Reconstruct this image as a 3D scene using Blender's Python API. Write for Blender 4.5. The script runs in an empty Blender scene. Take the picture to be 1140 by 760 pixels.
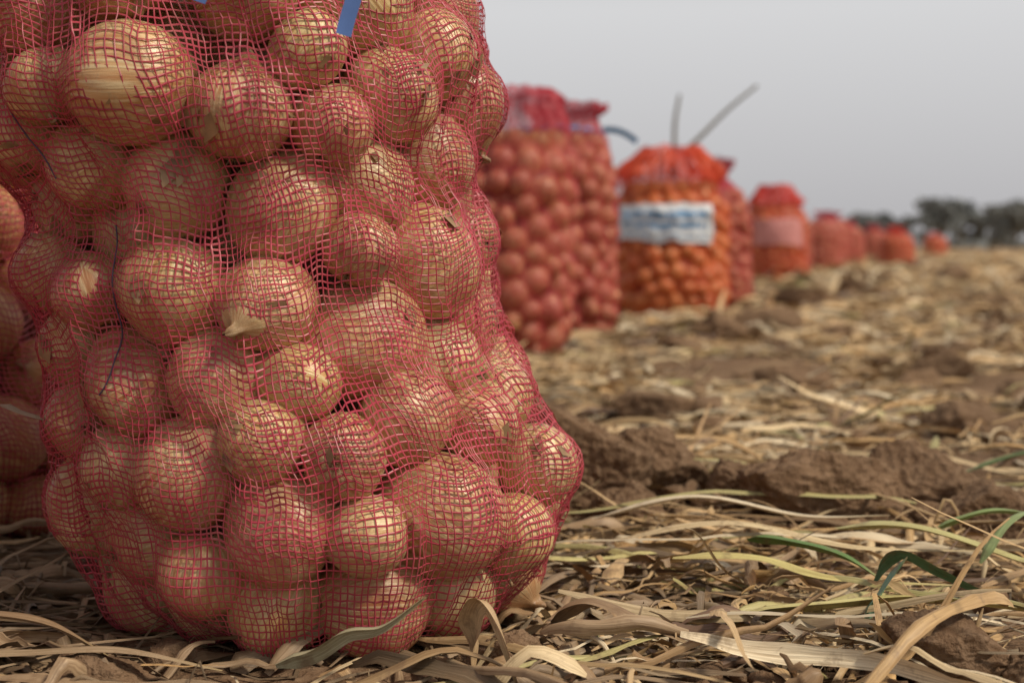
import bpy, math, numpy as np
from mathutils import Vector
rng=np.random.default_rng(7)
scene=bpy.context.scene
R_=math.radians
# ---------------------------------------------------------------- noise
def _h(ix,iy,iz):
    n=(ix.astype(np.int64)*374761393+iy.astype(np.int64)*668265263+iz.astype(np.int64)*2147483647+1013904223)&0xffffffff
    n=((n^(n>>13))*1274126177)&0xffffffff
    n=((n^(n>>16))*2246822519)&0xffffffff
    return ((n^(n>>15))&0xffffff)/float(0xffffff)
def vn(x,y,z=0.0):
    x=np.asarray(x,float);y=np.asarray(y,float);z=np.asarray(z,float)+np.zeros_like(x)
    xi=np.floor(x);yi=np.floor(y);zi=np.floor(z)
    fx=x-xi;fy=y-yi;fz=z-zi
    fx=fx*fx*(3-2*fx);fy=fy*fy*(3-2*fy);fz=fz*fz*(3-2*fz)
    r=0
    for a in(0,1):
        for b in(0,1):
            for c in(0,1):
                w=(fx if a else 1-fx)*(fy if b else 1-fy)*(fz if c else 1-fz)
                r=r+w*_h(xi+a,yi+b,zi+c)
    return r*2-1
def fbm(x,y,z=0.0,o=4):
    s=0;a=1.;f=1.;t=0
    for i in range(o):
        s=s+a*vn(np.asarray(x)*f+i*17.3,np.asarray(y)*f-i*9.1,np.asarray(z)*f+i*3.7);t+=a;a*=.5;f*=2.03
    return s/t
# ---------------------------------------------------------------- mesh helpers
def mk(name,V,F,mat=None,parent=None,smooth=True,attrs=None,uv=None):
    V=np.ascontiguousarray(V,dtype=np.float32).reshape(-1,3);F=np.ascontiguousarray(F,dtype=np.int32)
    k=F.shape[1];m=len(F)
    me=bpy.data.meshes.new(name)
    me.vertices.add(len(V));me.vertices.foreach_set('co',V.ravel())
    me.loops.add(m*k);me.loops.foreach_set('vertex_index',F.ravel())
    me.polygons.add(m)
    me.polygons.foreach_set('loop_start',np.arange(0,m*k,k,dtype=np.int32))
    me.polygons.foreach_set('loop_total',np.full(m,k,dtype=np.int32))
    me.update(calc_edges=True)
    me.polygons.foreach_set('use_smooth',np.full(m,smooth,dtype=bool))
    if attrs:
        for n,(t,d) in attrs.items():
            a=me.attributes.new(n,t,'POINT')
            d=np.ascontiguousarray(d,dtype=np.float32)
            a.data.foreach_set('color' if t=='FLOAT_COLOR' else('vector' if t=='FLOAT_VECTOR' else 'value'),d.ravel())
    if uv is not None:
        l=me.uv_layers.new(name='UVMap');l.data.foreach_set('uv',np.ascontiguousarray(uv[F.ravel()],dtype=np.float32).ravel())
    me.update()
    o=bpy.data.objects.new(name,me);scene.collection.objects.link(o)
    if mat:me.materials.append(mat)
    if parent:o.parent=parent
    return o
def gq(nr,nc,wrap=False,off=0):
    r=np.arange(nr-1)[:,None];c=np.arange(nc if wrap else nc-1)[None,:]
    c2=(c+1)%nc
    return (np.stack([r*nc+c,r*nc+c2,(r+1)*nc+c2,(r+1)*nc+c],-1).reshape(-1,4)+off)
def empty(name,loc=(0,0,0)):
    e=bpy.data.objects.new(name,None);scene.collection.objects.link(e);e.location=loc;e.empty_display_size=.1;return e
def nrm(v):return v/np.maximum(np.linalg.norm(v,axis=-1,keepdims=True),1e-9)
# ---------------------------------------------------------------- materials
class M:
    def __init__(s,name):
        s.m=bpy.data.materials.new(name);s.m.use_nodes=True;s.t=s.m.node_tree;s.n=s.t.nodes
        s.b=s.n['Principled BSDF'];s.out=s.n['Material Output']
    def N(s,typ,**kw):
        n=s.n.new(typ)
        for k,v in kw.items():
            if k[0]=='_':setattr(n,k[1:],v)
            else:n.inputs[k].default_value=v
        return n
    def L(s,a,b):s.t.links.new(a,b)
    def ramp(s,src,stops):
        r=s.n.new('ShaderNodeValToRGB');e=r.color_ramp.elements
        while len(e)<len(stops):e.new(.5)
        for i,(p,c) in enumerate(stops):
            e[i].position=p;e[i].color=(c,c,c,1) if isinstance(c,(int,float)) else (*c,1)
        s.L(src,r.inputs[0]);return r.outputs[0]
    def mix(s,f,a,b,bt='MIX'):
        n=s.n.new('ShaderNodeMix');n.data_type='RGBA';n.blend_type=bt
        for v,i in((f,0),(a,6),(b,7)):
            if hasattr(v,'links'):s.L(v,n.inputs[i])
            elif i==0:n.inputs[0].default_value=v
            else:n.inputs[i].default_value=(*v,1)
        return n.outputs[2]
    def math(s,op,a,b=0.,c=0.):
        n=s.n.new('ShaderNodeMath');n.operation=op
        for i,v in enumerate((a,b,c)):
            if hasattr(v,'links'):s.L(v,n.inputs[i])
            else:n.inputs[i].default_value=v
        return n.outputs[0]
    def bump(s,h,st=.3,d=.002):
        n=s.N('ShaderNodeBump',Strength=st,Distance=d);s.L(h,n.inputs['Height']);s.L(n.outputs[0],s.b.inputs['Normal'])
def onion_mat(name,tint=(1,1,1)):
    m=M(name);b=m.b
    ang=m.N('ShaderNodeAttribute',_attribute_name='ang').outputs['Vector']
    loc=m.N('ShaderNodeAttribute',_attribute_name='oloc').outputs['Vector']
    rn=m.N('ShaderNodeAttribute',_attribute_name='rnd').outputs['Fac']
    vv=m.N('ShaderNodeAttribute',_attribute_name='lat').outputs['Fac']
    base=m.ramp(rn,[(0,(.74,.58,.25)),(.25,(.68,.44,.21)),(.5,(.55,.28,.14)),(.72,(.70,.47,.24)),(1,(.79,.67,.34))])
    st=m.N('ShaderNodeTexNoise',Scale=1.0,Detail=4.,Roughness=.65);m.L(ang,st.inputs['Vector'])
    stf=m.ramp(st.outputs[0],[(.35,0.),(.62,1.)])
    c=m.mix(stf,base,m.mix(1.,base,(.76,.54,.42),'MULTIPLY'))
    fine=m.N('ShaderNodeTexNoise',Scale=3.4,Detail=3.);m.L(ang,fine.inputs['Vector'])
    c=m.mix(m.ramp(fine.outputs[0],[(.48,0.),(.64,.55)]),c,(.86,.73,.43))
    c=m.mix(m.ramp(fine.outputs[0],[(.30,.6),(.42,0.)]),c,(.42,.22,.11))
    pt=m.N('ShaderNodeTexNoise',Scale=1.1,Detail=5.,Roughness=.65,Distortion=.8);m.L(loc,pt.inputs['Vector'])
    pf=m.ramp(pt.outputs[0],[(.52,0.),(.64,.45)])
    c=m.mix(pf,c,(.78,.68,.36))
    pe=m.ramp(pt.outputs[0],[(.53,0.),(.56,.3),(.60,0.)])
    c=m.mix(pe,c,(.34,.19,.10))
    dk=m.N('ShaderNodeTexNoise',Scale=2.6,Detail=7.,Roughness=.75);m.L(loc,dk.inputs['Vector'])
    c=m.mix(m.ramp(dk.outputs[0],[(.54,0.),(.75,.75)]),c,(.25,.14,.08))
    pol=m.ramp(vv,[(0.,.9),(.05,.0),(.76,0.),(.88,.75),(1.,1.)])
    c=m.mix(pol,c,(.30,.18,.09))
    if tint!=(1,1,1):c=m.mix(1.,c,tint,'MULTIPLY')
    m.L(c,b.inputs['Base Color'])
    m.L(m.ramp(dk.outputs[0],[(.35,.24),(.65,.45)]),b.inputs['Roughness'])
    b.inputs['Specular IOR Level'].default_value=.55
    h=m.math('ADD',m.math('MULTIPLY',fine.outputs[0],.7),m.math('ADD',m.math('MULTIPLY',pf,.3),m.math('MULTIPLY',dk.outputs[0],.5)))
    m.bump(h,.5,.002)
    return m.m
def thread_mat(name,col,col2):
    m=M(name);b=m.b
    tc=m.N('ShaderNodeTexCoord');nz=m.N('ShaderNodeTexNoise',Scale=9.,Detail=3.);m.L(tc.outputs['Object'],nz.inputs['Vector'])
    c=m.mix(m.ramp(nz.outputs[0],[(.35,0.),(.65,1.)]),col,col2)
    # dust on the threads
    n2=m.N('ShaderNodeTexNoise',Scale=60.,Detail=4.,Roughness=.7);m.L(tc.outputs['Object'],n2.inputs['Vector'])
    c=m.mix(m.ramp(n2.outputs[0],[(.5,0.),(.75,.45)]),c,(.50,.28,.22))
    m.L(c,b.inputs['Base Color']);b.inputs['Roughness'].default_value=.4
    b.inputs['Sheen Weight'].default_value=.1
    tr=m.N('ShaderNodeBsdfTranslucent');m.L(c,tr.inputs[0])
    mx=m.N('ShaderNodeMixShader',Fac=.22);m.L(b.outputs[0],mx.inputs[1]);m.L(tr.outputs[0],mx.inputs[2])
    m.L(mx.outputs[0],m.out.inputs[0])
    return m.m
def netsurf_mat(name,col,col2,frac=.26):
    m=M(name);b=m.b
    uv=m.N('ShaderNodeUVMap').outputs[0]
    sx=m.N('ShaderNodeSeparateXYZ');m.L(uv,sx.inputs[0])
    den=m.N('ShaderNodeAttribute',_attribute_name='dens').outputs['Fac']
    fr=m.math('ADD',frac,m.math('MULTIPLY',den,.6))
    a=m.math('LESS_THAN',m.math('FRACT',sx.outputs[0]),fr)
    a2=m.math('LESS_THAN',m.math('FRACT',sx.outputs[1]),fr)
    al=m.math('MAXIMUM',a,a2)
    tc=m.N('ShaderNodeTexCoord');nz=m.N('ShaderNodeTexNoise',Scale=7.,Detail=4.);m.L(tc.outputs['Object'],nz.inputs['Vector'])
    c=m.mix(m.ramp(nz.outputs[0],[(.35,0.),(.65,1.)]),col,col2)
    m.L(c,b.inputs['Base Color']);b.inputs['Roughness'].default_value=.5
    tr=m.N('ShaderNodeBsdfTranslucent');m.L(c,tr.inputs[0])
    mx=m.N('ShaderNodeMixShader',Fac=.3);m.L(b.outputs[0],mx.inputs[1]);m.L(tr.outputs[0],mx.inputs[2])
    tp=m.N('ShaderNodeBsdfTransparent')
    m2=m.N('ShaderNodeMixShader');m.L(al,m2.inputs[0]);m.L(tp.outputs[0],m2.inputs[1]);m.L(mx.outputs[0],m2.inputs[2])
    m.L(m2.outputs[0],m.out.inputs[0])
    return m.m
def plain_mat(name,col,rough=.6,var=.25,scale=30.,transl=0.):
    m=M(name);b=m.b
    tc=m.N('ShaderNodeTexCoord');nz=m.N('ShaderNodeTexNoise',Scale=scale,Detail=4.);m.L(tc.outputs['Object'],nz.inputs['Vector'])
    c=m.mix(m.ramp(nz.outputs[0],[(.3,0.),(.7,1.)]),col,tuple(x*(1-var) for x in col))
    m.L(c,b.inputs['Base Color']);b.inputs['Roughness'].default_value=rough
    m.bump(nz.outputs[0],.3,.002)
    return m.m
def litter_mat():
    m=M('dry_leaf');b=m.b
    at=m.N('ShaderNodeAttribute',_attribute_name='col').outputs['Color']
    uv=m.N('ShaderNodeAttribute',_attribute_name='fib').outputs['Vector']
    nz=m.N('ShaderNodeTexNoise',Scale=1.,Detail=3.,Roughness=.7);m.L(uv,nz.inputs['Vector'])
    c=m.mix(m.ramp(nz.outputs[0],[(.3,0.),(.7,1.)]),m.mix(1.,at,(.56,.48,.40),'MULTIPLY'),m.mix(1.,at,(1.15,1.12,1.08),'MULTIPLY'))
    geo=m.N('ShaderNodeNewGeometry');n2=m.N('ShaderNodeTexNoise',Scale=45.,Detail=4.,Roughness=.7);m.L(geo.outputs['Position'],n2.inputs['Vector'])
    c=m.mix(m.ramp(n2.outputs[0],[(.54,0.),(.70,.75)]),c,(.20,.125,.07))
    m.L(c,b.inputs['Base Color']);b.inputs['Roughness'].default_value=.5
    b.inputs['Specular IOR Level'].default_value=.4
    m.bump(nz.outputs[0],.6,.0014)
    return m.m
def soil_mat(name='soil',far=False):
    m=M(name);b=m.b
    geo=m.N('ShaderNodeNewGeometry');P=geo.outputs['Position']
    n1=m.N('ShaderNodeTexNoise',Scale=6.,Detail=6.,Roughness=.7);m.L(P,n1.inputs['Vector'])
    n2=m.N('ShaderNodeTexNoise',Scale=70.,Detail=5.,Roughness=.7);m.L(P,n2.inputs['Vector'])
    c=m.ramp(n1.outputs[0],[(.3,(.10,.058,.033)),(.55,(.18,.108,.062)),(.75,(.27,.175,.105))])
    c=m.mix(m.ramp(n2.outputs[0],[(.4,0.),(.75,.6)]),c,(.36,.245,.155))
    if far:
        mp=m.N('ShaderNodeMapping');mp.inputs['Scale'].default_value=(.8,2.2,1);m.L(P,mp.inputs['Vector'])
        n3=m.N('ShaderNodeTexNoise',Scale=1.6,Detail=9.,Roughness=.75);m.L(mp.outputs[0],n3.inputs['Vector'])
        f=m.ramp(n3.outputs[0],[(.42,0.),(.58,1.)])
        sp=m.N('ShaderNodeSeparateXYZ');m.L(P,sp.inputs[0])
        fy=m.N('ShaderNodeMapRange');fy.inputs[1].default_value=5;fy.inputs[2].default_value=16;m.L(sp.outputs[1],fy.inputs[0])
        c=m.mix(m.math('MULTIPLY',f,fy.outputs[0]),c,(.45,.32,.18))
    m.L(c,b.inputs['Base Color']);b.inputs['Roughness'].default_value=.95;b.inputs['Specular IOR Level'].default_value=.15
    v=m.N('ShaderNodeTexVoronoi',Scale=110.);m.L(P,v.inputs['Vector'])
    m.bump(m.math('ADD',n2.outputs[0],m.math('MULTIPLY',v.outputs['Distance'],.4)),1.,.008)
    return m.m
ON=onion_mat('onion_skin');ON2=onion_mat('onion_skin_orange',(1.0,.70,.46));ON3=onion_mat('onion_skin_rosy',(.96,.80,.72))
TH=thread_mat('red_net_thread',(.62,.085,.125),(.46,.035,.07))
NP=netsurf_mat('pink_net',(.56,.06,.085),(.40,.025,.045),.28)
NO=netsurf_mat('orange_net',(.76,.12,.04),(.62,.055,.025),.22)
NR=netsurf_mat('red_net',(.70,.07,.04),(.52,.03,.03),.26)
LIT=litter_mat();SOIL=soil_mat('ground_soil',True);CL=soil_mat('clod_soil')
BLUE=plain_mat('blue_plastic',(.11,.21,.52),.4);WHITE=plain_mat('label_white',(.66,.69,.72),.5,.12,12.)
PINKL=plain_mat('label_pink',(.60,.24,.22),.5,.2,12.)
BLUEINK=plain_mat('label_ink',(.12,.28,.50),.5);DARK=plain_mat('dark_thread',(.07,.05,.09),.6)
CYAN=plain_mat('cyan_ribbon',(.04,.35,.80),.4)
WOOD=plain_mat('stick_bark',(.22,.21,.17),.8)
# ---------------------------------------------------------------- ground height
def hgt(x,y):
    x=np.asarray(x,float);y=np.asarray(y,float)
    far=np.clip((y-2.2)/3,0,1)*np.clip((400-y)/300,0,1)
    h=.010*fbm(x*6,y*6,0,4)+.004*fbm(x*38,y*38,2,2)
    h=h+far*.045*np.clip(fbm(x*1.1+4,y*1.1,5,3)+.1,-.3,1)
    for cx,cy,sx,sy,a in((.75,4.7,.35,.25,.04),(1.55,6.9,.5,.3,.05),(2.9,9.,.8,.4,.05),(.16,1.62,.12,.09,.02),(.38,1.5,.16,.08,.018),(.4,.98,.25,.06,.014),(4.2,12.,1.2,.4,.06)):
        q=((x-cx)/sx)**2+((y-cy)/sy)**2
        h=h+a*np.exp(-q)*(1+.5*fbm(x*14,y*14,9,3))
    return h-.012
# ---------------------------------------------------------------- bag
TMP={}
def onion_template(nu,nv):
    if (nu,nv) in TMP:return TMP[(nu,nv)]
    v=np.linspace(0,1,nv);q=np.clip(v/.86,0,1);ph=q*np.pi*.93
    rho=np.sin(ph)**.9;z=-np.cos(ph)
    z=z+np.where(v>.58,((np.clip(v,0,.86)-.58)/.28)**2*.18,0)
    nk=v>=.86
    rn=np.interp(v,[.70,.80,.86,.92,.96,1.],[1,.38,.14,.09,.10,.03])
    rho=np.where(v>.80,np.minimum(rho,rn),rho*np.where(v>.66,1-.14*((v-.66)/.14),1))
    z=np.where(nk,z[np.argmax(nk)-1]+.02+(v-.86)/.14*.26,z)
    z=z+np.where(v<.06,(.06-v)*1.2,0);rho[0]=.03
    th=np.arange(nu)/nu*2*np.pi
    wob=np.where(nk,.35,0)[:,None]*np.sin(th*3+v[:,None]*20)
    bend=np.where(nk,(v-.86)/.14,0)[:,None]**1.5*.14
    X=rho[:,None]*(1+wob)*np.cos(th)+bend;Y=rho[:,None]*(1+wob)*np.sin(th);Z=np.repeat(z[:,None],nu,1)
    P=np.stack([X,Y,Z],-1);T=np.repeat(th[None],nv,0);VV=np.repeat(v[:,None],nu,1)
    F=gq(nv,nu,True)
    TMP[(nu,nv)]=(P.reshape(-1,3),T.ravel(),VV.ravel(),F);return TMP[(nu,nv)]
def frame(a):
    u=nrm(np.cross(a,[.31,.77,.55]));w=np.cross(a,u);return u,w
def make_bag(name,loc,axis,prof,zfill,n,rr,seed,net,onmat,mode='surf',top=None,cell=.006,on_res=(20,14),label=None,crumple=0.01,iters=260,tie=None,push=.0005,seam=False,roots=False,lump=0.):
    g=np.random.default_rng(seed)
    az=np.array(axis,float);pz=np.array(prof,float)
    AX=lambda z:np.stack([np.interp(z,az[:,0],az[:,1]),np.interp(z,az[:,0],az[:,2])],-1)
    RP=lambda z:np.interp(z,pz[:,0],pz[:,1])
    r=rr[0]+(rr[1]-rr[0])*g.beta(1.2,1.3,n)
    k=g.uniform(.80,1.10,n)
    c=np.zeros((n,3));c[:,2]=g.uniform(.04,zfill,n)
    a=g.uniform(0,2*np.pi,n);q=np.sqrt(g.uniform(0,1,n))*(RP(c[:,2])-r)
    c[:,0]=np.cos(a)*q;c[:,1]=np.sin(a)*q;c[:,:2]+=AX(c[:,2])
    for it in range(iters):
        ax=AX(c[:,2]);d=c[:,:2]-ax;L=np.linalg.norm(d,axis=1)+1e-6
        if it<iters-40:
            c[:,2]-=.0006;c[:,:2]+=d/L[:,None]*push
        D=c[:,None]-c[None];dist=np.sqrt((D*D).sum(2))+np.eye(n)*9
        ov=np.clip((r[:,None]+r[None])*.96-dist,0,None)/dist
        c+= (D*ov[...,None]).sum(1)*.42
        ax=AX(c[:,2]);d=c[:,:2]-ax;L=np.linalg.norm(d,axis=1)+1e-6
        RR=RP(c[:,2])
        if lump:RR=RR*(1+lump*fbm(d[:,0]/L*1.7+seed,d[:,1]/L*1.7,c[:,2]*9,2))
        mx=np.clip(RR-r,.01,None);s=np.where(L>mx,mx/L,1)
        c[:,:2]=ax+d*s[:,None]
        c[:,2]=np.clip(c[:,2],r*.93,zfill-r*.7)
    radial=nrm(np.concatenate([c[:,:2]-AX(c[:,2]),np.zeros((n,1))],1))
    axd=g.normal(size=(n,3));dp=(axd*radial).sum(1)
    axd=axd-radial*(np.where(dp>0,dp*.85,dp*.6))[:,None];axd=nrm(axd)
    root=empty(name,loc)
    P,T,VV,F=onion_template(*on_res);m=len(P)
    u,w=frame(axd)
    sc=r[:,None]
    dd=1+.04*np.sin(T[None]*2+g.uniform(0,6,n)[:,None])+.02*np.sin(T[None]*5+g.uniform(0,6,n)[:,None])+.025*np.sin(VV[None]*7+g.uniform(0,6,n)[:,None])
    X=P[None,:,0]*sc*dd;Y=P[None,:,1]*sc*dd;Z=P[None,:,2]*sc*k[:,None]
    V=c[:,None]+X[...,None]*u[:,None]+Y[...,None]*w[:,None]+Z[...,None]*axd[:,None]
    FF=(F[None]+(np.arange(n)*m)[:,None,None]).reshape(-1,4)
    idn=np.arange(n)[:,None]
    ang=np.stack([np.cos(T)[None]*6+idn*13.1,np.sin(T)[None]*6+idn*3.3,VV[None]*1.2+idn*7.7],-1)
    ol=P[None]+ (idn*5.37)[...,None]
    rnd=np.repeat(g.uniform(0,1,n)[:,None],m,1);lat=np.repeat(VV[None],n,0)
    mk('onions',V,FF,onmat,root,True,{'ang':('FLOAT_VECTOR',ang),'oloc':('FLOAT_VECTOR',ol),'rnd':('FLOAT',rnd),'lat':('FLOAT',lat)})
    if roots:
        nh=12;h=np.arange(n*nh)//nh
        a=g.uniform(0,2*np.pi,n*nh);e=g.uniform(.02,.08,n*nh)*r[h]
        b0=c[h]-axd[h]*(r*k*.97)[h][:,None]+(u[h]*np.cos(a)[:,None]+w[h]*np.sin(a)[:,None])*e[:,None]
        dr=nrm(-axd[h]*.6+(u[h]*np.cos(a)[:,None]+w[h]*np.sin(a)[:,None])*g.uniform(.2,1.3,n*nh)[:,None]+g.normal(0,.3,(n*nh,3)))
        ln=g.uniform(.003,.009,n*nh)[:,None];sd=nrm(np.cross(dr,g.normal(size=(n*nh,3))))*.0005
        md=b0+dr*ln*.55;tp=b0+dr*ln+g.normal(0,.002,(n*nh,3))
        VR=np.stack([b0-sd,b0+sd,md+sd,md-sd,tp+sd*.3,tp-sd*.3],1).reshape(-1,3)
        o=np.arange(n*nh)[:,None]*6
        mk('root_hairs',VR,np.concatenate([o+np.array([[0,1,2,3]]),o+np.array([[3,2,4,5]])]),ROOT,root,False)
        nf=360;h=g.integers(0,n,nf);dr=nrm(radial[h]*1.0+g.normal(0,.7,(nf,3)));b0=c[h]+dr*(r[h]*1.01)[:,None]
        U1=nrm(np.cross(dr,g.normal(size=(nf,3))));U2=np.cross(dr,U1);s1=g.uniform(.004,.014,nf)[:,None];s2=s1*g.uniform(.3,.8,nf)[:,None]
        VF=np.stack([b0-U1*s1,b0-U2*s2+dr*.002,b0+U1*s1+dr*.003,b0+U2*s2-dr*.001],1).reshape(-1,3)
        mk('skin_flakes',VF,np.arange(nf*4).reshape(-1,4),FLAKE,root,True)
    Rm=pz[:,1].max();nc=int(2*np.pi*Rm/cell)
    zb=.09
    nb=int(.24/cell);ns=int((zfill-zb)/cell)
    tz=np.array(top,float)
    nt=int((tz[-1,0]-zfill)/cell*1.15)
    el=np.concatenate([np.linspace(-87,0,nb,endpoint=False),np.zeros(ns+nt)])*np.pi/180
    zz=np.concatenate([np.full(nb,zb),np.linspace(zb,zfill,ns,endpoint=False),np.linspace(zfill,tz[-1,0],nt)])
    nr_=nb+ns+nt
    J=np.arange(nr_)[:,None]+np.zeros(nc);I=np.arange(nc)[None]+np.zeros((nr_,1))
    th0=I/nc*2*np.pi
    cx,sx=np.cos(th0),np.sin(th0)
    dth=.08*fbm(cx*2.2+seed,sx*2.2,J*cell*5,3)+.034*fbm(cx*8+seed,sx*8,J*cell*22,2)
    dz=.024*fbm(cx*2.2-seed,sx*2.2,J*cell*5,3)+.007*fbm(cx*9-seed,sx*9,J*cell*26,2)
    th=th0+dth
    Z=np.clip(zz[:,None]+dz*(el[:,None]>-.01),zb*.9,None);E=el[:,None]+0*I
    dirs=np.stack([np.cos(th)*np.cos(E),np.sin(th)*np.cos(E),np.sin(E)],-1)
    A=AX(Z);O=np.concatenate([A,Z[...,None]],-1)
    t=np.zeros((nr_,nc))
    Of=O.reshape(-1,3);Df=dirs.reshape(-1,3);tf=t.ravel()
    for i in range(n):
        if np.linalg.norm(c[i,:2]-AX(c[i:i+1,2])[0])<.35*Rm and .12<c[i,2]<zfill-.1:continue
        def tr(v):
            return (v+np.outer(v@axd[i],axd[i])*(1/k[i]-1))/(r[i]*1.025)
        o=tr(Of-c[i]);d=tr(Df)
        aa=(d*d).sum(1);bb=(o*d).sum(1);cc=(o*o).sum(1)-1
        ds=bb*bb-aa*cc
        hit=ds>0
        tt=np.where(hit,(-bb+np.sqrt(np.where(hit,ds,0)))/aa,0)
        tf=np.maximum(tf,tt)
    ob=tf.reshape(nr_,nc)
    base=RP(Z)
    cap=zb/np.maximum(np.sin(-E),1e-3)
    base=np.where(E<-.01,np.minimum(base*1.0,cap),base)
    topm=zz[:,None]>=zfill
    tR=np.interp(zz,tz[:,0],tz[:,1])[:,None]+0*I
    den=np.interp(zz,tz[:,0],tz[:,2])[:,None]+0*I
    den=np.where(topm,den,0)
    cr=fbm(cx*5+seed*3,sx*5,Z*9,3)+.6*fbm(cx*14+seed,sx*14,Z*8,2)
    tTop=tR*(1+crumple*8*cr)
    t=np.maximum(ob,np.where(topm,tTop,base-.04))
    for it in range(34 if mode=='thread' else 12):
        up=np.vstack([t[:1],t[:-1]]);dn=np.vstack([t[1:],t[-1:]])
        av=(np.roll(t,1,1)+np.roll(t,-1,1)+up+dn)/4
        new=np.maximum(ob,av)
        new=np.where(topm&(zz[:,None]>zfill+.03),t,new)
        t=new
    slack=np.clip((t-ob)/.01,0,1)
    t=t+.0012+(.003+.008*slack)*np.clip(fbm(cx*12+seed,sx*12,Z*9,3)-.02,0,1)*1.6
    PP=O+dirs*t[...,None]
    PP[...,2]=np.maximum(PP[...,2],.002+.002*vn(I*.7,J*.7))
    du=nrm(np.roll(PP,-1,1)-np.roll(PP,1,1))
    dv=np.empty_like(PP);dv[1:-1]=PP[2:]-PP[:-2];dv[0]=PP[1]-PP[0];dv[-1]=PP[-1]-PP[-2];dv=nrm(dv)
    NN=nrm(np.cross(du,dv))
    if mode=='thread':
        PP=PP+g.normal(size=PP.shape)*.00032
        wd=.00135;hd=.0006
        wj=(1+.3*vn(I*.3,J*.3,seed))[...,None]
        def cross(B,w):return np.stack([PP+B*w*wj/2,PP+NN*hd/2,PP-B*w*wj/2,PP-NN*hd/2],2)
        H=cross(dv,wd*1.1);Vv=cross(du,wd*.85)+NN[:,:,None]*.0003
        idx=np.arange(nr_*nc*4).reshape(nr_,nc,4)
        a=idx;b=np.roll(idx,-1,1)
        F1=np.stack([a,b,np.roll(b,-1,2),np.roll(a,-1,2)],-1).reshape(-1,4)
        a=idx[:-1];b=idx[1:]
        F2=np.stack([a,b,np.roll(b,-1,2),np.roll(a,-1,2)],-1).reshape(-1,4)
        mk('net_weft',H,F1,net,root,False);mk('net_warp',Vv,F2,net,root,False)
        if seam:
            for th_s,wdt,j0,j1 in((4.12,.0006,.36,.50),(3.98,.0006,.52,.60)):
                jj=np.arange(int(nr_*j0),int(nr_*j1))
                col=(int(th_s/(2*np.pi)*nc)+np.round(9*vn(jj*.035,np.full(len(jj),seed+th_s*3.)))).astype(int)%nc
                pl=PP[jj,col]+NN[jj,col]*.0008
                for _ in range(2):pl[1:-1]=(pl[:-2]+pl[1:-1]*2+pl[2:])/4
                tube('seam_thread',pl,np.full(len(jj),wdt),DARK,root,6)
    else:
        ring=np.concatenate([PP,PP[:,:1]],1)
        uvg=np.stack([np.repeat(np.arange(nc+1)[None],nr_,0),np.repeat(np.arange(nr_)[:,None],nc+1,1)],-1).astype(float)
        dn_=np.concatenate([den,den[:,:1]],1)
        mk('net',ring,gq(nr_,nc+1),net,root,True,{'dens':('FLOAT',dn_)},uv=uvg.reshape(-1,2))
    if label:
        th_c,hw,z0,z1,lm,ink=label
        j=np.where((zz>=z0)&(zz<=z1))[0];i0=int((th_c-hw)/(2*np.pi)*nc);i1=int((th_c+hw)/(2*np.pi)*nc)
        ii=np.arange(i0,i1+1)%nc
        ts=t.copy()
        for _ in range(30):ts=(np.roll(ts,1,1)+np.roll(ts,-1,1)+np.vstack([ts[:1],ts[:-1]])+np.vstack([ts[1:],ts[-1:]]))/4
        ts=ts+.004;ts=np.maximum(ts,t)
        LP=(O+dirs*(ts[...,None]+.004))[np.ix_(j,ii)]
        mk('label',LP,gq(len(j),len(ii)),lm,root,True)
        if ink:
            LP2=(O+dirs*(ts[...,None]+.0065))[np.ix_(j,ii)]
            a_,b_=len(j),len(ii);fs=gq(a_,b_).reshape(a_-1,b_-1,4)
            sel=np.zeros((a_-1,b_-1),bool)
            gg=np.random.default_rng(3)
            for row,hh in((.14,.07),(.40,.12),(.68,.18)):
                r0=int(row*(a_-1));r1=max(r0+1,int((row+hh)*(a_-1)))
                cc_=np.arange(b_-1);keep=(gg.random(b_-1)>.2)&(cc_>3)&(cc_<b_-5)
                sel[r0:r1]|=keep[None]
            mk('label_print',LP2,fs[sel],ink,root,True)
    if tie:
        zt,rt,tm=tie
        aa=np.linspace(0,2*np.pi,40);ax=AX(np.array([zt]))[0]
        tube('tie',np.stack([ax[0]+np.cos(aa)*rt,ax[1]+np.sin(aa)*rt,zt+.004*np.sin(3*aa)],-1),np.full(40,.004),tm,root,6)
        for s_ in(1,-1):
            tt=np.linspace(0,1,14)
            pts=np.stack([ax[0]+s_*(rt+tt*.11),ax[1]-rt*.3-.02*tt,zt+.02*tt-.06*tt**2],-1)
            ribbon('tie_end',pts,np.full(14,.024),None,0,tm,root,roll=.9)
    return root,PP,NN
def tube(name,pl,rad,mat,parent=None,ns=8):
    pl=np.asarray(pl,float);T=nrm(np.gradient(pl,axis=0));U=nrm(np.cross(T,[.12,.23,.97]));W=np.cross(T,U)
    a=np.arange(ns)/ns*2*np.pi
    V=pl[:,None]+(np.cos(a)[None,:,None]*U[:,None]+np.sin(a)[None,:,None]*W[:,None])*np.asarray(rad)[:,None,None]
    return mk(name,V,gq(len(pl),ns,True),mat,parent)
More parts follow.
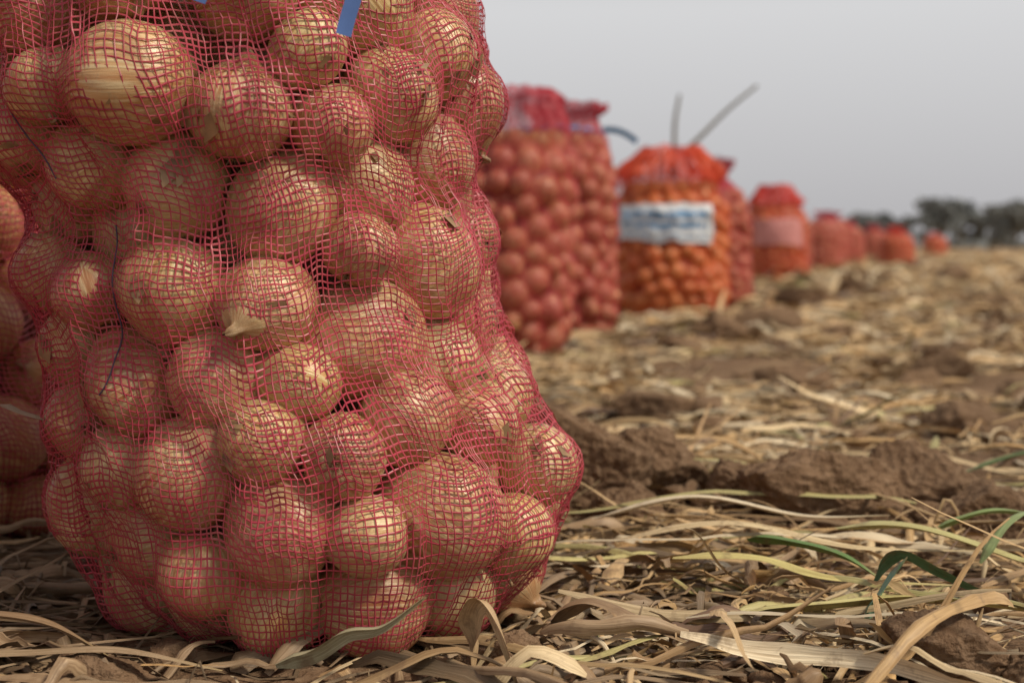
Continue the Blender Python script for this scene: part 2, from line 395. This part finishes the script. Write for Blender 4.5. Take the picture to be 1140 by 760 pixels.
def ribbon(name,pts,wid,col,fold,mat,parent=None,roll=0.,ref=(0,0.02,1.)):
    pts=np.asarray(pts,float);n=len(pts)
    T=nrm(np.gradient(pts,axis=0));U=nrm(np.cross(T,ref));W=np.cross(U,T)
    roll=np.zeros(n)+roll
    S=U*np.cos(roll)[:,None]+W*np.sin(roll)[:,None];Q=-U*np.sin(roll)[:,None]+W*np.cos(roll)[:,None]
    xs=np.linspace(-1,1,7)
    V=pts[:,None]+S[:,None]*(xs[None,:,None]*wid[:,None,None]/2)+Q[:,None]*((1-np.abs(xs))[None,:,None]*wid[:,None,None]*fold)
    at=None
    if col is not None:
        cc=np.tile(np.array([*col,1.]),(n*7,1))
        u=np.repeat(np.linspace(0,1,n)[:,None],7,1)
        f=np.clip((u-.8)*4,0,1).ravel()[:,None];cc=cc*(1-f)+np.array([.48,.38,.2,1])*f
        fib=np.stack([np.repeat(xs[None],n,0)*9+pts[0,0]*50,u*4,np.zeros_like(u)],-1)
        at={'col':('FLOAT_COLOR',cc),'fib':('FLOAT_VECTOR',fib)}
    return mk(name,V,gq(n,7),mat,parent,True,at)
def cr(pts,n=30):
    p=np.array(pts,float);p=np.vstack([2*p[0]-p[1],p,2*p[-1]-p[-2]]);o=[]
    m=len(p)-3
    for q in np.linspace(0,m-1e-6,n):
        i=int(q);f=q-i;a,b,c,d=p[i:i+4]
        o.append(.5*((2*b)+(-a+c)*f+(2*a-5*b+4*c-d)*f*f+(-a+3*b-3*c+d)*f**3))
    return np.array(o)
ROOT=plain_mat('root_hair',(.26,.17,.09),.8);FLAKE=plain_mat('onion_flake',(.42,.26,.13),.5,.5,60.)
FX,FY=-.16,1.205
axis=[(0,.0,0),(.05,.002,0),(.142,.0,0),(.20,-.026,0),(.28,-.046,0),(.34,-.048,0),(.38,-.062,0),(.44,-.070,0),(.51,-.087,.005),(.62,-.11,.01),(.8,-.13,.02)]
prof=[(0,.155),(.03,.186),(.06,.203),(.10,.217),(.142,.220),(.18,.208),(.22,.190),(.26,.194),(.31,.202),(.345,.184),(.37,.190),(.40,.216),(.45,.224),(.52,.208),(.58,.20),(.64,.17),(.70,.10)]
sack,_,_=make_bag('onion_sack',(FX,FY,-.008),axis,prof,.68,208,(.028,.050),14,TH,ON,'thread',
   top=[(.68,.12,0),(.71,.06,0),(.73,.03,0),(.75,.03,0),(.81,.07,0)],cell=.0052,on_res=(40,34),crumple=.012,tie=(.74,.034,BLUE),iters=420,push=.0006,seam=True,roots=True,lump=.10)
def tag(pts,w,roll):
    p=cr(pts,30)-np.array([FX,FY,-.008]);ribbon('tag_ribbon',p,np.full(30,w),None,.06,BLUE,sack,roll,(0,1,0))
tag([(FX-.12,FY-.03,.735),(FX-.03,FY-.14,.70),(-.115,.98,.60),(-.098,.950,.50),(-.111,.948,.439)],.0105,.3)
tag([(FX-.13,FY-.03,.735),(FX-.10,FY-.16,.70),(-.215,.97,.60),(-.195,.950,.50),(-.207,.948,.461)],.012,-.2)
SP=[(0,.15),(.05,.19),(.12,.205),(.3,.195),(.42,.20),(.52,.18),(.6,.13),(.66,.09)]
make_bag('onion_sack',(-.645,1.60,-.006),[(0,.04,0),(.1,.03,0),(.3,-.03,0),(.8,-.04,0)],SP,.6,150,(.03,.048),23,TH,ON3,'thread',top=[(.6,.12,0),(.66,.05,0),(.69,.028,0),(.75,.06,0)],on_res=(26,20),crumple=.012,tie=(.69,.03,BLUE),iters=220)
def row(x,y,Rs,ztop,seed,net,onm,**kw):
    s=Rs/.205;zf=kw.pop('zf',ztop-.14);rp=kw.pop('rr',(.029,.044))
    pr=[(0,.155*s),(.05,.19*s),(.12,.205*s),(zf*.55,.197*s),(zf*.8,.192*s),(zf,.14*s)]
    tp=kw.pop('tp',[(zf,.15*s,.05),(zf+.05,.07*s,.25),(zf+.075,.045*s,.4),(ztop,.10*s,.3)])
    nn=int(3300*np.pi*Rs*Rs*zf*.98)
    return make_bag('onion_sack',(x,y,float(hgt(x,y))-.0),[(0,0,0),(.8,kw.pop('lean',0),0)],pr,zf,nn,rp,seed,net,onm,'surf',top=tp,cell=kw.pop('cell',.0065),on_res=kw.pop('res',(16,12)),iters=110,lump=.08,**kw)
row(-.72,1.02,.2,.74,60,NP,ON3,cell=.0065)  # unseen sack added beyond the left edge to block light from that side
row(-.03,4.0,.205,.76,31,NP,ON3,lean=.05,crumple=.035,zf=.63,tp=[(.63,.155,.0),(.67,.14,.05),(.71,.12,.15),(.735,.12,.4),(.76,.08,.45)],res=(22,16))
row(.18,4.82,.19,.79,32,NP,ON3,crumple=.02,zf=.68,tp=[(.68,.14,.05),(.72,.11,.2),(.75,.10,.4),(.765,.13,.6),(.79,.13,.5)],tie=(.70,.125,CYAN),res=(22,16))
row(.68,6.15,.272,.74,33,NO,ON2,zf=.58,crumple=.06,tp=[(.58,.225,.15),(.63,.20,.3),(.69,.15,.45),(.74,.10,.5)],label=(1.5*np.pi-.22,.92,.335,.50,WHITE,BLUEINK),cell=.007)
row(1.13,8.1,.23,.72,34,NP,ON3,crumple=.03,cell=.008)
row(1.02,7.2,.2,.76,44,NP,ON3,crumple=.03,cell=.008,zf=.6)
row(2.12,11.5,.27,.80,35,NR,ON2,zf=.64,crumple=.04,tp=[(.64,.22,.3),(.70,.18,.5),(.80,.11,.6)],label=(1.5*np.pi,.8,.32,.54,PINKL,None),cell=.012)
row(2.55,13.2,.24,.74,36,NP,ON3,crumple=.03,cell=.012)
for i,(x,y,r_,zt,nm) in enumerate([(3.75,17.2,.25,.74,NP),(4.6,20.5,.29,.78,NP),(5.3,22.5,.27,.76,NP),(5.72,21.2,.28,.62,NR),(6.6,26,.27,.72,NP),(13.3,45,.35,.75,NR),(9.5,36,.3,.7,NP),(18.,60,.35,.75,NR)]):
    row(x,y,r_,zt,50+i,nm,ON3,crumple=.03,cell=.018,res=(10,8),rr=(.04,.055))
for a,b in(((.70,6.3,.60),(.732,6.3,.965)),((.74,6.35,.70),(1.08,6.35,1.01))):
    a=np.array(a);b=np.array(b);t=np.linspace(0,1,16)[:,None]
    p=a+(b-a)*t+.005*np.sin(t*np.array([7,5,3]));tube('dry_stick',p,np.linspace(.012,.007,16),WOOD)
# ---------------------------------------------------------------- ground
def axisv(l,h,step,lo,hi,gr=1.12):
    c=list(np.arange(l,h,step));s=step;x=c[-1]
    while x<hi:s*=gr;x+=s;c.append(x)
    s=step;x=c[0];pre=[]
    while x>lo:s*=gr;x-=s;pre.append(x)
    return np.array(pre[::-1]+c)
xs=axisv(-1.,2.2,.012,-2500,2500);ys=axisv(.7,3.2,.012,-60,3000,1.045)
XX,YY=np.meshgrid(xs,ys)
mk('ground',np.stack([XX,YY,hgt(XX,YY)],-1),gq(len(ys),len(xs)),SOIL)
# ---------------------------------------------------------------- clod layout (used to keep litter off them)
CLODS=[(.085,1.60,.075,.06,.070,.036,1),(.165,1.66,.062,.05,.062,.032,2),(.03,1.66,.06,.05,.055,.026,3),(.335,1.52,.08,.055,.050,.024,4),(.42,1.55,.06,.05,.042,.02,5),(.255,1.58,.05,.04,.038,.018,6),(.47,1.46,.05,.04,.03,.014,7),(.13,1.54,.035,.03,.03,.014,22),
    (.66,4.5,.08,.07,.055,.03,8),(.85,4.75,.08,.07,.05,.03,9),(1.05,4.6,.06,.05,.04,.02,18),(.5,4.1,.05,.05,.035,.02,19),(1.4,6.7,.11,.09,.07,.035,10),(1.7,7.0,.09,.08,.06,.03,11),(2.8,9.1,.13,.1,.08,.04,20),(3.3,8.9,.11,.08,.07,.035,21),(.31,.99,.05,.035,.022,.004,12),(.40,.96,.045,.03,.024,.004,13),(-.30,.975,.04,.03,.02,.006,14),(.0,1.03,.03,.025,.018,.006,15),(.62,3.0,.07,.06,.045,.022,16),(1.0,3.3,.07,.06,.045,.022,17),(.25,2.5,.06,.05,.04,.02,23),(.75,2.3,.06,.05,.035,.016,24)]
# ---------------------------------------------------------------- litter
PAL=np.array([(.70,.51,.28),(.80,.65,.41),(.54,.37,.20),(.86,.76,.56),(.34,.23,.13),(.38,.30,.20),(.56,.52,.24),(.19,.12,.08),(.66,.45,.22)])
def litter(x0,x1,y0,y1,n,Lr,Wr,seg,lift,seed,pw,wpow=1.,kinky=1.,bias=.58,rollm=1.,wav=1.):
    g=np.random.default_rng(seed)
    x=g.uniform(x0,x1,n*2);y=g.uniform(y0,y1,n*2)
    keep=(fbm(x*1.7+3,y*1.7,1,3)*1.5+bias+.5*fbm(x*7,y*7,4,2))>g.uniform(0,1,n*2)
    for cx_,cy_,sx_,sy_,*_r in CLODS:
        if cy_>1.2:keep&=(((x-cx_)/(sx_*1.25))**2+((y-cy_+sy_*.4)/(sy_*1.5))**2)>1
    keep&=~((np.hypot(x-FX+.01,y-FY)<.235)&(g.random(n*2)<.75))
    x=x[keep][:n];y=y[keep][:n];n=len(x)
    L=g.uniform(*Lr,n)*g.uniform(.5,1,n);W=g.uniform(0,1,n)**wpow*(Wr[1]-Wr[0])+Wr[0]
    ph=g.normal(0,.75,n)+np.where(g.random(n)<.5,0,np.pi)
    t=np.linspace(0,1,seg)[None]
    kp=g.normal(0,.6*kinky,n)[:,None];kk=g.normal(0,.35*kinky,n)[:,None];kink=g.uniform(.2,.8,n)[:,None]
    kd=np.where(g.random(n)<.4,g.normal(0,1.0*kinky,n),0)[:,None]
    head=ph[:,None]+kp*t+kk*np.sin(t*6+g.uniform(0,6,n)[:,None])*.5+kd*(t>kink)
    st=L[:,None]/(seg-1)
    cx=x[:,None]+np.cumsum(np.cos(head)*st,1)-np.cos(ph)[:,None]*L[:,None]/2
    cy=y[:,None]+np.cumsum(np.sin(head)*st,1)-np.sin(ph)[:,None]*L[:,None]/2
    base=g.uniform(0,1,n)[:,None]**1.5*lift
    base=base*np.clip(np.hypot(x-FX,y-FY)/.2-.9,.15,1)[:,None]
    zb_=hgt(cx,cy)*(1-.6*(L[:,None]>.2))+hgt(x,y)[:,None]*.6*(L[:,None]>.2)
    zc=zb_+.002+base+lift*.5*g.normal(0,1,n)[:,None]*np.sin(t*np.pi*g.uniform(.6,1.6,n)[:,None])*.7+lift*.06*wav*np.sin(t*13+g.uniform(0,6,n)[:,None])
    up=(g.random(n)<.03)&(np.hypot(x-FX,y-FY)>.3)
    zc=zc+np.where(up[:,None],(t**1.6)*L[:,None]*g.uniform(.15,.45,n)[:,None],0)
    zc=np.maximum(zc,hgt(cx,cy)+.001)
    P=np.stack([cx,cy,zc],-1)
    T=nrm(np.gradient(P,axis=1));U=nrm(np.cross(T,np.array([0,0,1.])));Wd=np.cross(U,T)
    roll=g.normal(0,.5*rollm,n)[:,None]+g.normal(0,.9*rollm,n)[:,None]*t
    S=U*np.cos(roll)[...,None]+Wd*np.sin(roll)[...,None];Q=-U*np.sin(roll)[...,None]+Wd*np.cos(roll)[...,None]
    wt=W[:,None]*(1-.75*t**2.2)*(.88+.12*np.sin(t*9+g.uniform(0,6,n)[:,None])+.10*g.normal(0,1,(n,seg)))*np.clip(.35+t*6,0,1)
    fd=g.uniform(-.15,.65,n)[:,None,None,None]
    xs_=np.array([-1,-.35,.35,1.])
    off=np.array([0,1,.9,0.])
    V=P[:,:,None]+S[:,:,None]*(xs_[None,None,:,None]*wt[:,:,None,None]/2)+Q[:,:,None]*(off[None,None,:,None]*wt[:,:,None,None]*fd)
    pw=np.array(pw,float);pw/=pw.sum()
    ci=g.choice(len(PAL),n,p=pw)
    c=PAL[ci]*g.uniform(.62,1.12,(n,1))
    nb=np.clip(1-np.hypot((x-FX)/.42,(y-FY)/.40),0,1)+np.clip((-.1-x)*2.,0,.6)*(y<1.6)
    br=(g.random(n)<nb*1.2);c[br]=np.array([.32,.235,.15])*g.uniform(.55,1.4,(br.sum(),1))  # shade by the front sack and to its left, mixed into leaf colour as brown
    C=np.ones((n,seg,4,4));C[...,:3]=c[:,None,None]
    C[...,:3]*=(1-.35*np.clip(t-.55,0,1)*g.integers(0,2,n)[:,None])[:,:,None,None]
    fib=np.stack(np.broadcast_arrays(xs_[None,None,:]*4+np.arange(n)[:,None,None]*3.7,(t*L[:,None]*14)[:,:,None],np.zeros((1,1,1))),-1)
    F=gq(seg,4);FF=(F[None]+(np.arange(n)*seg*4)[:,None,None]).reshape(-1,4)
    return V.reshape(-1,3),FF,C.reshape(-1,4),fib.reshape(-1,3)
pn=[5,4,2.8,3,1.8,1.6,.6,1.0,3.5]
parts=[litter(-1.1,1.7,.75,2.1,7000,(.07,.30),(.0025,.010),13,.028,1,pn,2.,.8),
 litter(-1.1,1.7,.75,2.1,3500,(.02,.08),(.002,.008),6,.035,31,pn,1.5,.8),
 litter(-1.1,1.7,.75,2.1,800,(.12,.32),(.008,.018),16,.035,2,pn,1.,.7),
 litter(-.05,1.4,.85,2.0,380,(.22,.48),(.005,.014),18,.045,21,[4,4,1,5,.5,.5,3,0,3],1.,.45,.7,.5),
 litter(-.9,.25,.8,1.3,600,(.04,.12),(.008,.022),10,.03,9,[1,.5,2,.5,3,3,.5,2,1]),
 litter(-.9,2.6,2.1,4.2,7500,(.08,.30),(.005,.018),8,.03,3,pn,1.,.8,.52),
 litter(-.5,5,4.2,9,10000,(.12,.38),(.008,.032),6,.045,4,pn,1.,1.,.5),
 litter(0,12,9,22,9500,(.2,.5),(.015,.06),5,.06,5,pn,1.,1.,.5),
 litter(3,26,22,50,5000,(.4,.9),(.03,.10),4,.08,6,pn)]
o=0;Vs=[];Fs=[];Cs=[];Bs=[]
for v,f,c,b in parts:
    Vs.append(v);Fs.append(f+o);Cs.append(c);Bs.append(b);o+=len(v)
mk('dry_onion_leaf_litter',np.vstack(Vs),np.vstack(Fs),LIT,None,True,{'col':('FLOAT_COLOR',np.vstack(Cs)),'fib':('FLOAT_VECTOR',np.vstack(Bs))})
# ---------------------------------------------------------------- clods
import bmesh
def ico(sub):
    bm=bmesh.new();bmesh.ops.create_icosphere(bm,subdivisions=sub,radius=1)
    v=np.array([x.co[:] for x in bm.verts]);f=np.array([[q.index for q in p.verts] for p in bm.faces]);bm.free();return v,f
def clod_shape(d,g,npl=16,rough=.16):
    n=nrm(g.normal(size=(npl,3)));h=g.uniform(.58,1.,npl)
    dn=d@n.T;r=np.min(np.where(dn>.05,h/np.maximum(dn,.05),9),1);r=np.minimum(r,1.3)
    s=g.uniform(0,50)
    r=r*(1+rough*fbm(d[:,0]*2.2+s,d[:,1]*2.2,d[:,2]*2.2,5)+rough*.8*np.abs(fbm(d[:,0]*5+s,d[:,1]*5,d[:,2]*5,3))+rough*.45*fbm(d[:,0]*13+s,d[:,1]*13,d[:,2]*13,4))
    return d*r[:,None]
i5=ico(6);i4=ico(5);i2=ico(3);i3=ico(4)
for x,y,sx,sy,sz,zc,sd in CLODS:
    g=np.random.default_rng(sd);ii=i5 if y<1.8 else i4
    V=clod_shape(ii[0],g)*np.array([sx,sy,sz])*1.14
    ob_=mk('soil_clod',V,ii[1],CL,None,True);ob_.location=(x,y,float(hgt(x,y))+zc)
g=np.random.default_rng(5);Vs=[];Fs=[];o=0
sh=[clod_shape(i2[0],g,10,.2) for _ in range(12)];sh3=[clod_shape(i3[0],g,12,.2) for _ in range(8)]
def crumbs(n,x0,x1,y0,y1,s0,s1,big=False,pw=3):
    global o
    X=g.uniform(x0,x1,n*3);Y=g.uniform(y0,y1,n*3)
    if big:
        kp=(fbm(X*1.3+3,Y*1.3,1,3)*1.5+.46)<g.uniform(0,1,n*3);kp&=(fbm(X*.8,Y*1.6,31,2)>-.05);X=X[kp];Y=Y[kp]
    X=X[:n];Y=Y[:n];m=len(X)
    S=s0+(s1-s0)*g.random(m)**pw;H=hgt(X,Y)
    ss,ff=(sh3,i3[1]) if big else (sh,i2[1])
    for x,y,s,h in zip(X,Y,S,H):
        a=g.uniform(0,6.28);c_,s_=math.cos(a),math.sin(a)
        v=ss[g.integers(len(ss))]*s*np.array([1,.8,.65]);v=np.stack([v[:,0]*c_-v[:,1]*s_,v[:,0]*s_+v[:,1]*c_,v[:,2]],-1)
        Vs.append(v+np.array([x,y,h+s*.3]));Fs.append(ff+o);o+=len(v)
crumbs(420,-.9,1.5,.85,2.1,.003,.022);crumbs(260,-.5,2.5,2.1,5,.006,.04);crumbs(300,0,6,5,12,.015,.06)
crumbs(160,-.05,.35,1.42,1.75,.004,.026);crumbs(160,.2,.6,1.38,1.62,.004,.026);crumbs(200,.12,.5,.9,1.03,.003,.014)
crumbs(80,-.1,2.0,2.1,4.4,.02,.055,True,1.8);crumbs(130,.4,4.5,4.4,9.5,.025,.075,True,1.8);crumbs(90,2,11,9.5,20,.04,.11,True,1.8)
mk('soil_crumbs',np.vstack(Vs),np.vstack(Fs),CL,None,True)
# ---------------------------------------------------------------- hero leaves
def W(n,w,a=.3,b=.15):
    t=np.linspace(0,1,n);return w*np.minimum(1,a+t*5)*(1-(1-b)*t**2.5)*(1+.12*np.sin(t*13))
def leaf(nm,pts,w,col,fold=.2,roll=0.,n=36):
    p=cr(pts,n);return ribbon(nm,p,W(n,w),col,fold,LIT,None,roll)
GR=(.085,.20,.115);ST_=(.70,.58,.36);CRM=(.80,.71,.53);BR=(.33,.23,.14)
leaf('green_onion_leaf',[(.288,1.12,.03),(.300,1.12,.050),(.312,1.115,.056),(.335,1.105,.045),(.37,1.09,.030),(.41,1.075,.018)],.022,GR,.15,.6)
leaf('green_onion_leaf',[(.272,1.08,.012),(.285,1.085,.030),(.300,1.095,.048),(.310,1.10,.058)],.028,(.17,.34,.24),.15,.8)
leaf('green_onion_leaf',[(.21,1.26,.038),(.24,1.23,.042),(.28,1.19,.038),(.31,1.165,.022)],.018,(.14,.26,.07),.3,.5)
leaf('green_onion_leaf',[(.40,1.20,.03),(.43,1.22,.06),(.47,1.25,.07)],.016,(.30,.40,.18),.3,.4)
leaf('green_onion_leaf',[(.44,1.16,.03),(.46,1.19,.055),(.50,1.22,.06)],.016,(.24,.36,.22),.3,.4)
leaf('green_onion_leaf',[(.56,1.75,.02),(.64,1.72,.05),(.72,1.70,.03)],.014,(.14,.24,.09),.3,.2)
leaf('green_onion_leaf',[(.40,1.34,.03),(.45,1.33,.05),(.52,1.36,.04)],.014,(.28,.40,.14),.3,.4)
leaf('dry_onion_leaf',[(.17,1.09,.012),(.24,1.085,.022),(.33,1.10,.024),(.43,1.08,.016)],.022,(.68,.64,.28),.25,.5)
leaf('dry_onion_leaf',[(.10,1.30,.03),(.20,1.27,.05),(.30,1.24,.035),(.42,1.25,.03)],.015,ST_,.3,.1)
leaf('dry_onion_leaf',[(.08,1.40,.03),(.18,1.38,.055),(.28,1.36,.04),(.36,1.34,.045)],.013,CRM,.3,.3)
leaf('dry_onion_leaf',[(.14,1.22,.03),(.21,1.19,.035),(.26,1.14,.03),(.36,1.12,.03)],.018,(.66,.60,.25),.3,.2)
leaf('dry_onion_leaf',[(.30,1.30,.04),(.36,1.25,.05),(.44,1.20,.03),(.50,1.15,.02)],.018,(.58,.56,.26),.3,.3)
leaf('dry_onion_leaf',[(-.028,.985,.0),(-.03,.98,.035),(-.022,.97,.052),(-.01,.96,.037),(.004,.955,.0)],.020,(.60,.44,.26),.3,.9)
leaf('dry_onion_leaf',[(-.165,.975,.008),(-.14,.975,.014),(-.115,.97,.030),(-.09,.975,.034),(-.06,.98,.056)],.018,(.48,.47,.32),.4,.7)
leaf('dry_onion_leaf',[(-.42,1.03,.03),(-.38,1.01,.035),(-.33,1.0,.03),(-.29,1.01,.004)],.018,BR,.3,.4)
leaf('dry_onion_leaf',[(-.40,1.0,.006),(-.34,.99,.012),(-.27,.975,.018),(-.2,.965,.008)],.016,(.42,.32,.21),.3,.2)
leaf('dry_onion_leaf',[(-.405,1.12,.175),(-.375,1.10,.168),(-.345,1.09,.163)],.012,(.4,.32,.22),.3,.3)
leaf('dry_onion_leaf',[(.03,1.08,.01),(.06,1.06,.03),(.10,1.03,.02),(.14,1.02,.006)],.022,BR,.3,.3)
# ---------------------------------------------------------------- distant trees
g=np.random.default_rng(77);Vs=[];Fs=[];o=0
TV=[];TF=[];to=0
for px,d,hh,ww in [(930,260,5.5,9),(960,240,6,8),(985,230,6,7),(1010,230,5.5,7),(1045,200,7.6,8.5),(1068,205,7.4,7),(1100,210,5.4,8),(1128,190,6.6,8),(1150,195,6.8,9),(1185,200,6,9),(1220,205,7.6,9),(1260,200,6,9),(1310,210,7,10),(1370,200,6,10),(1450,205,7.5,10),(880,320,6,10),(830,340,5,12)]:
    X0=(px-570)/1583*d
    tt=np.linspace(0,1,8)
    for q in range(5):
        a=g.uniform(0,6.28);e=0 if q==0 else ww*.3
        p=np.stack([X0+np.cos(a)*e*tt**1.5,d+np.sin(a)*e*tt**1.5,tt*hh*(.75 if q else .85)],-1)
        rd=np.linspace(.28,.06,8)*(1 if q==0 else .6)
        an=np.arange(6)/6*2*np.pi
        V=p[:,None]+np.stack([np.cos(an),np.sin(an),0*an],-1)[None]*rd[:,None,None]
        TV.append(V.reshape(-1,3));TF.append(gq(8,6,True)+to);to+=48
    nb=16
    bc=np.stack([X0+g.normal(0,ww*.24,nb),d+g.normal(0,ww*.2,nb),hh*g.uniform(.35,.88,nb)],-1);br=g.uniform(.10,.2,nb)*hh
    n=1300;bi=g.integers(0,nb,n)
    c=bc[bi]+nrm(g.normal(size=(n,3)))*(br[bi]*g.uniform(.5,1.1,n))[:,None]*np.array([1.2,1.2,.85])
    c[:,2]=np.clip(c[:,2],.3,hh)
    u=nrm(g.normal(size=(n,3)));w=nrm(np.cross(u,g.normal(size=(n,3))));s=g.uniform(.15,.4,n)[:,None]
    V=np.stack([c-u*s-w*s*.6,c+u*s-w*s*.6,c+u*s+w*s*.6,c-u*s+w*s*.6],1).reshape(-1,3)
    Vs.append(V);Fs.append(np.arange(4*n).reshape(-1,4)+o);o+=4*n
FOL=plain_mat('hazed_foliage',(.24,.255,.25),.9,.4,.6)  # distance haze put into the leaf colour: paler and greyer
tr=empty('distant_tree_line')
mk('crowns',np.vstack(Vs),np.vstack(Fs),FOL,tr,False);mk('trunks',np.vstack(TV),np.vstack(TF),WOOD,tr)
n=6000;x=g.uniform(-300,700,n);y=g.uniform(340,380,n);z=g.uniform(0,2.6,n)*(.6+.4*vn(x*.05,x*0))
c=np.stack([x,y,z],-1);u=nrm(g.normal(size=(n,3)));w=nrm(np.cross(u,g.normal(size=(n,3))));s=g.uniform(.5,1.3,n)[:,None]
mk('hedgerow',np.stack([c-u*s-w*s,c+u*s-w*s,c+u*s+w*s,c-u*s+w*s],1).reshape(-1,3),np.arange(4*n).reshape(-1,4),FOL,None,False)
# ---------------------------------------------------------------- light
w=bpy.data.worlds.new('World');scene.world=w;w.use_nodes=True;nt=w.node_tree;bg=nt.nodes['Background']
sk=nt.nodes.new('ShaderNodeTexSky');sk.sky_type='NISHITA';sk.sun_disc=False
EL,AZ=50,118
sk.sun_elevation=R_(EL);sk.sun_rotation=R_(AZ);sk.dust_density=4;sk.air_density=1.;sk.ozone_density=1.
hs=nt.nodes.new('ShaderNodeHueSaturation');hs.inputs['Saturation'].default_value=.12;nt.links.new(sk.outputs[0],hs.inputs['Color'])
tc=nt.nodes.new('ShaderNodeTexCoord');sp=nt.nodes.new('ShaderNodeSeparateXYZ');nt.links.new(tc.outputs['Generated'],sp.inputs[0])
rp=nt.nodes.new('ShaderNodeValToRGB');e=rp.color_ramp.elements;e[0].position=0;e[0].color=(.50,.49,.505,1);e[1].position=.16;e[1].color=(.71,.71,.72,1)
e2=e.new(.4);e2.color=(.44,.44,.45,1);e3=e.new(1.);e3.color=(.38,.38,.39,1)
nt.links.new(sp.outputs[2],rp.inputs[0])
ml=nt.nodes.new('ShaderNodeMix');ml.data_type='RGBA';ml.blend_type='MULTIPLY';ml.inputs[0].default_value=1;ml.inputs[7].default_value=(10,10,10,1)
nt.links.new(rp.outputs[0],ml.inputs[6])
mx=nt.nodes.new('ShaderNodeMix');mx.data_type='RGBA';mx.inputs[0].default_value=.88
nt.links.new(hs.outputs[0],mx.inputs[6]);nt.links.new(ml.outputs[2],mx.inputs[7])
nt.links.new(mx.outputs[2],bg.inputs['Color']);bg.inputs['Strength'].default_value=.1
sl=bpy.data.lights.new('sun','SUN');sl.energy=3.2;sl.angle=R_(9);sl.color=(1,.89,.73)
so=bpy.data.objects.new('sun',sl);scene.collection.objects.link(so)
dv=Vector((math.sin(R_(AZ))*math.cos(R_(EL)),math.cos(R_(AZ))*math.cos(R_(EL)),math.sin(R_(EL))))
so.rotation_euler=dv.to_track_quat('Z','Y').to_euler()
scene.view_settings.view_transform='Standard';scene.view_settings.look='None';scene.view_settings.exposure=0
# ---------------------------------------------------------------- camera
cam=bpy.data.cameras.new('camera');co=bpy.data.objects.new('camera',cam);scene.collection.objects.link(co);scene.camera=co
cam.lens=50;cam.sensor_width=36;cam.clip_end=6000;cam.clip_start=.02
co.location=(0,0,.30);co.rotation_euler=(R_(90-3.8),0,0)
cam.dof.use_dof=True;cam.dof.focus_distance=1.06;cam.dof.aperture_fstop=5.6
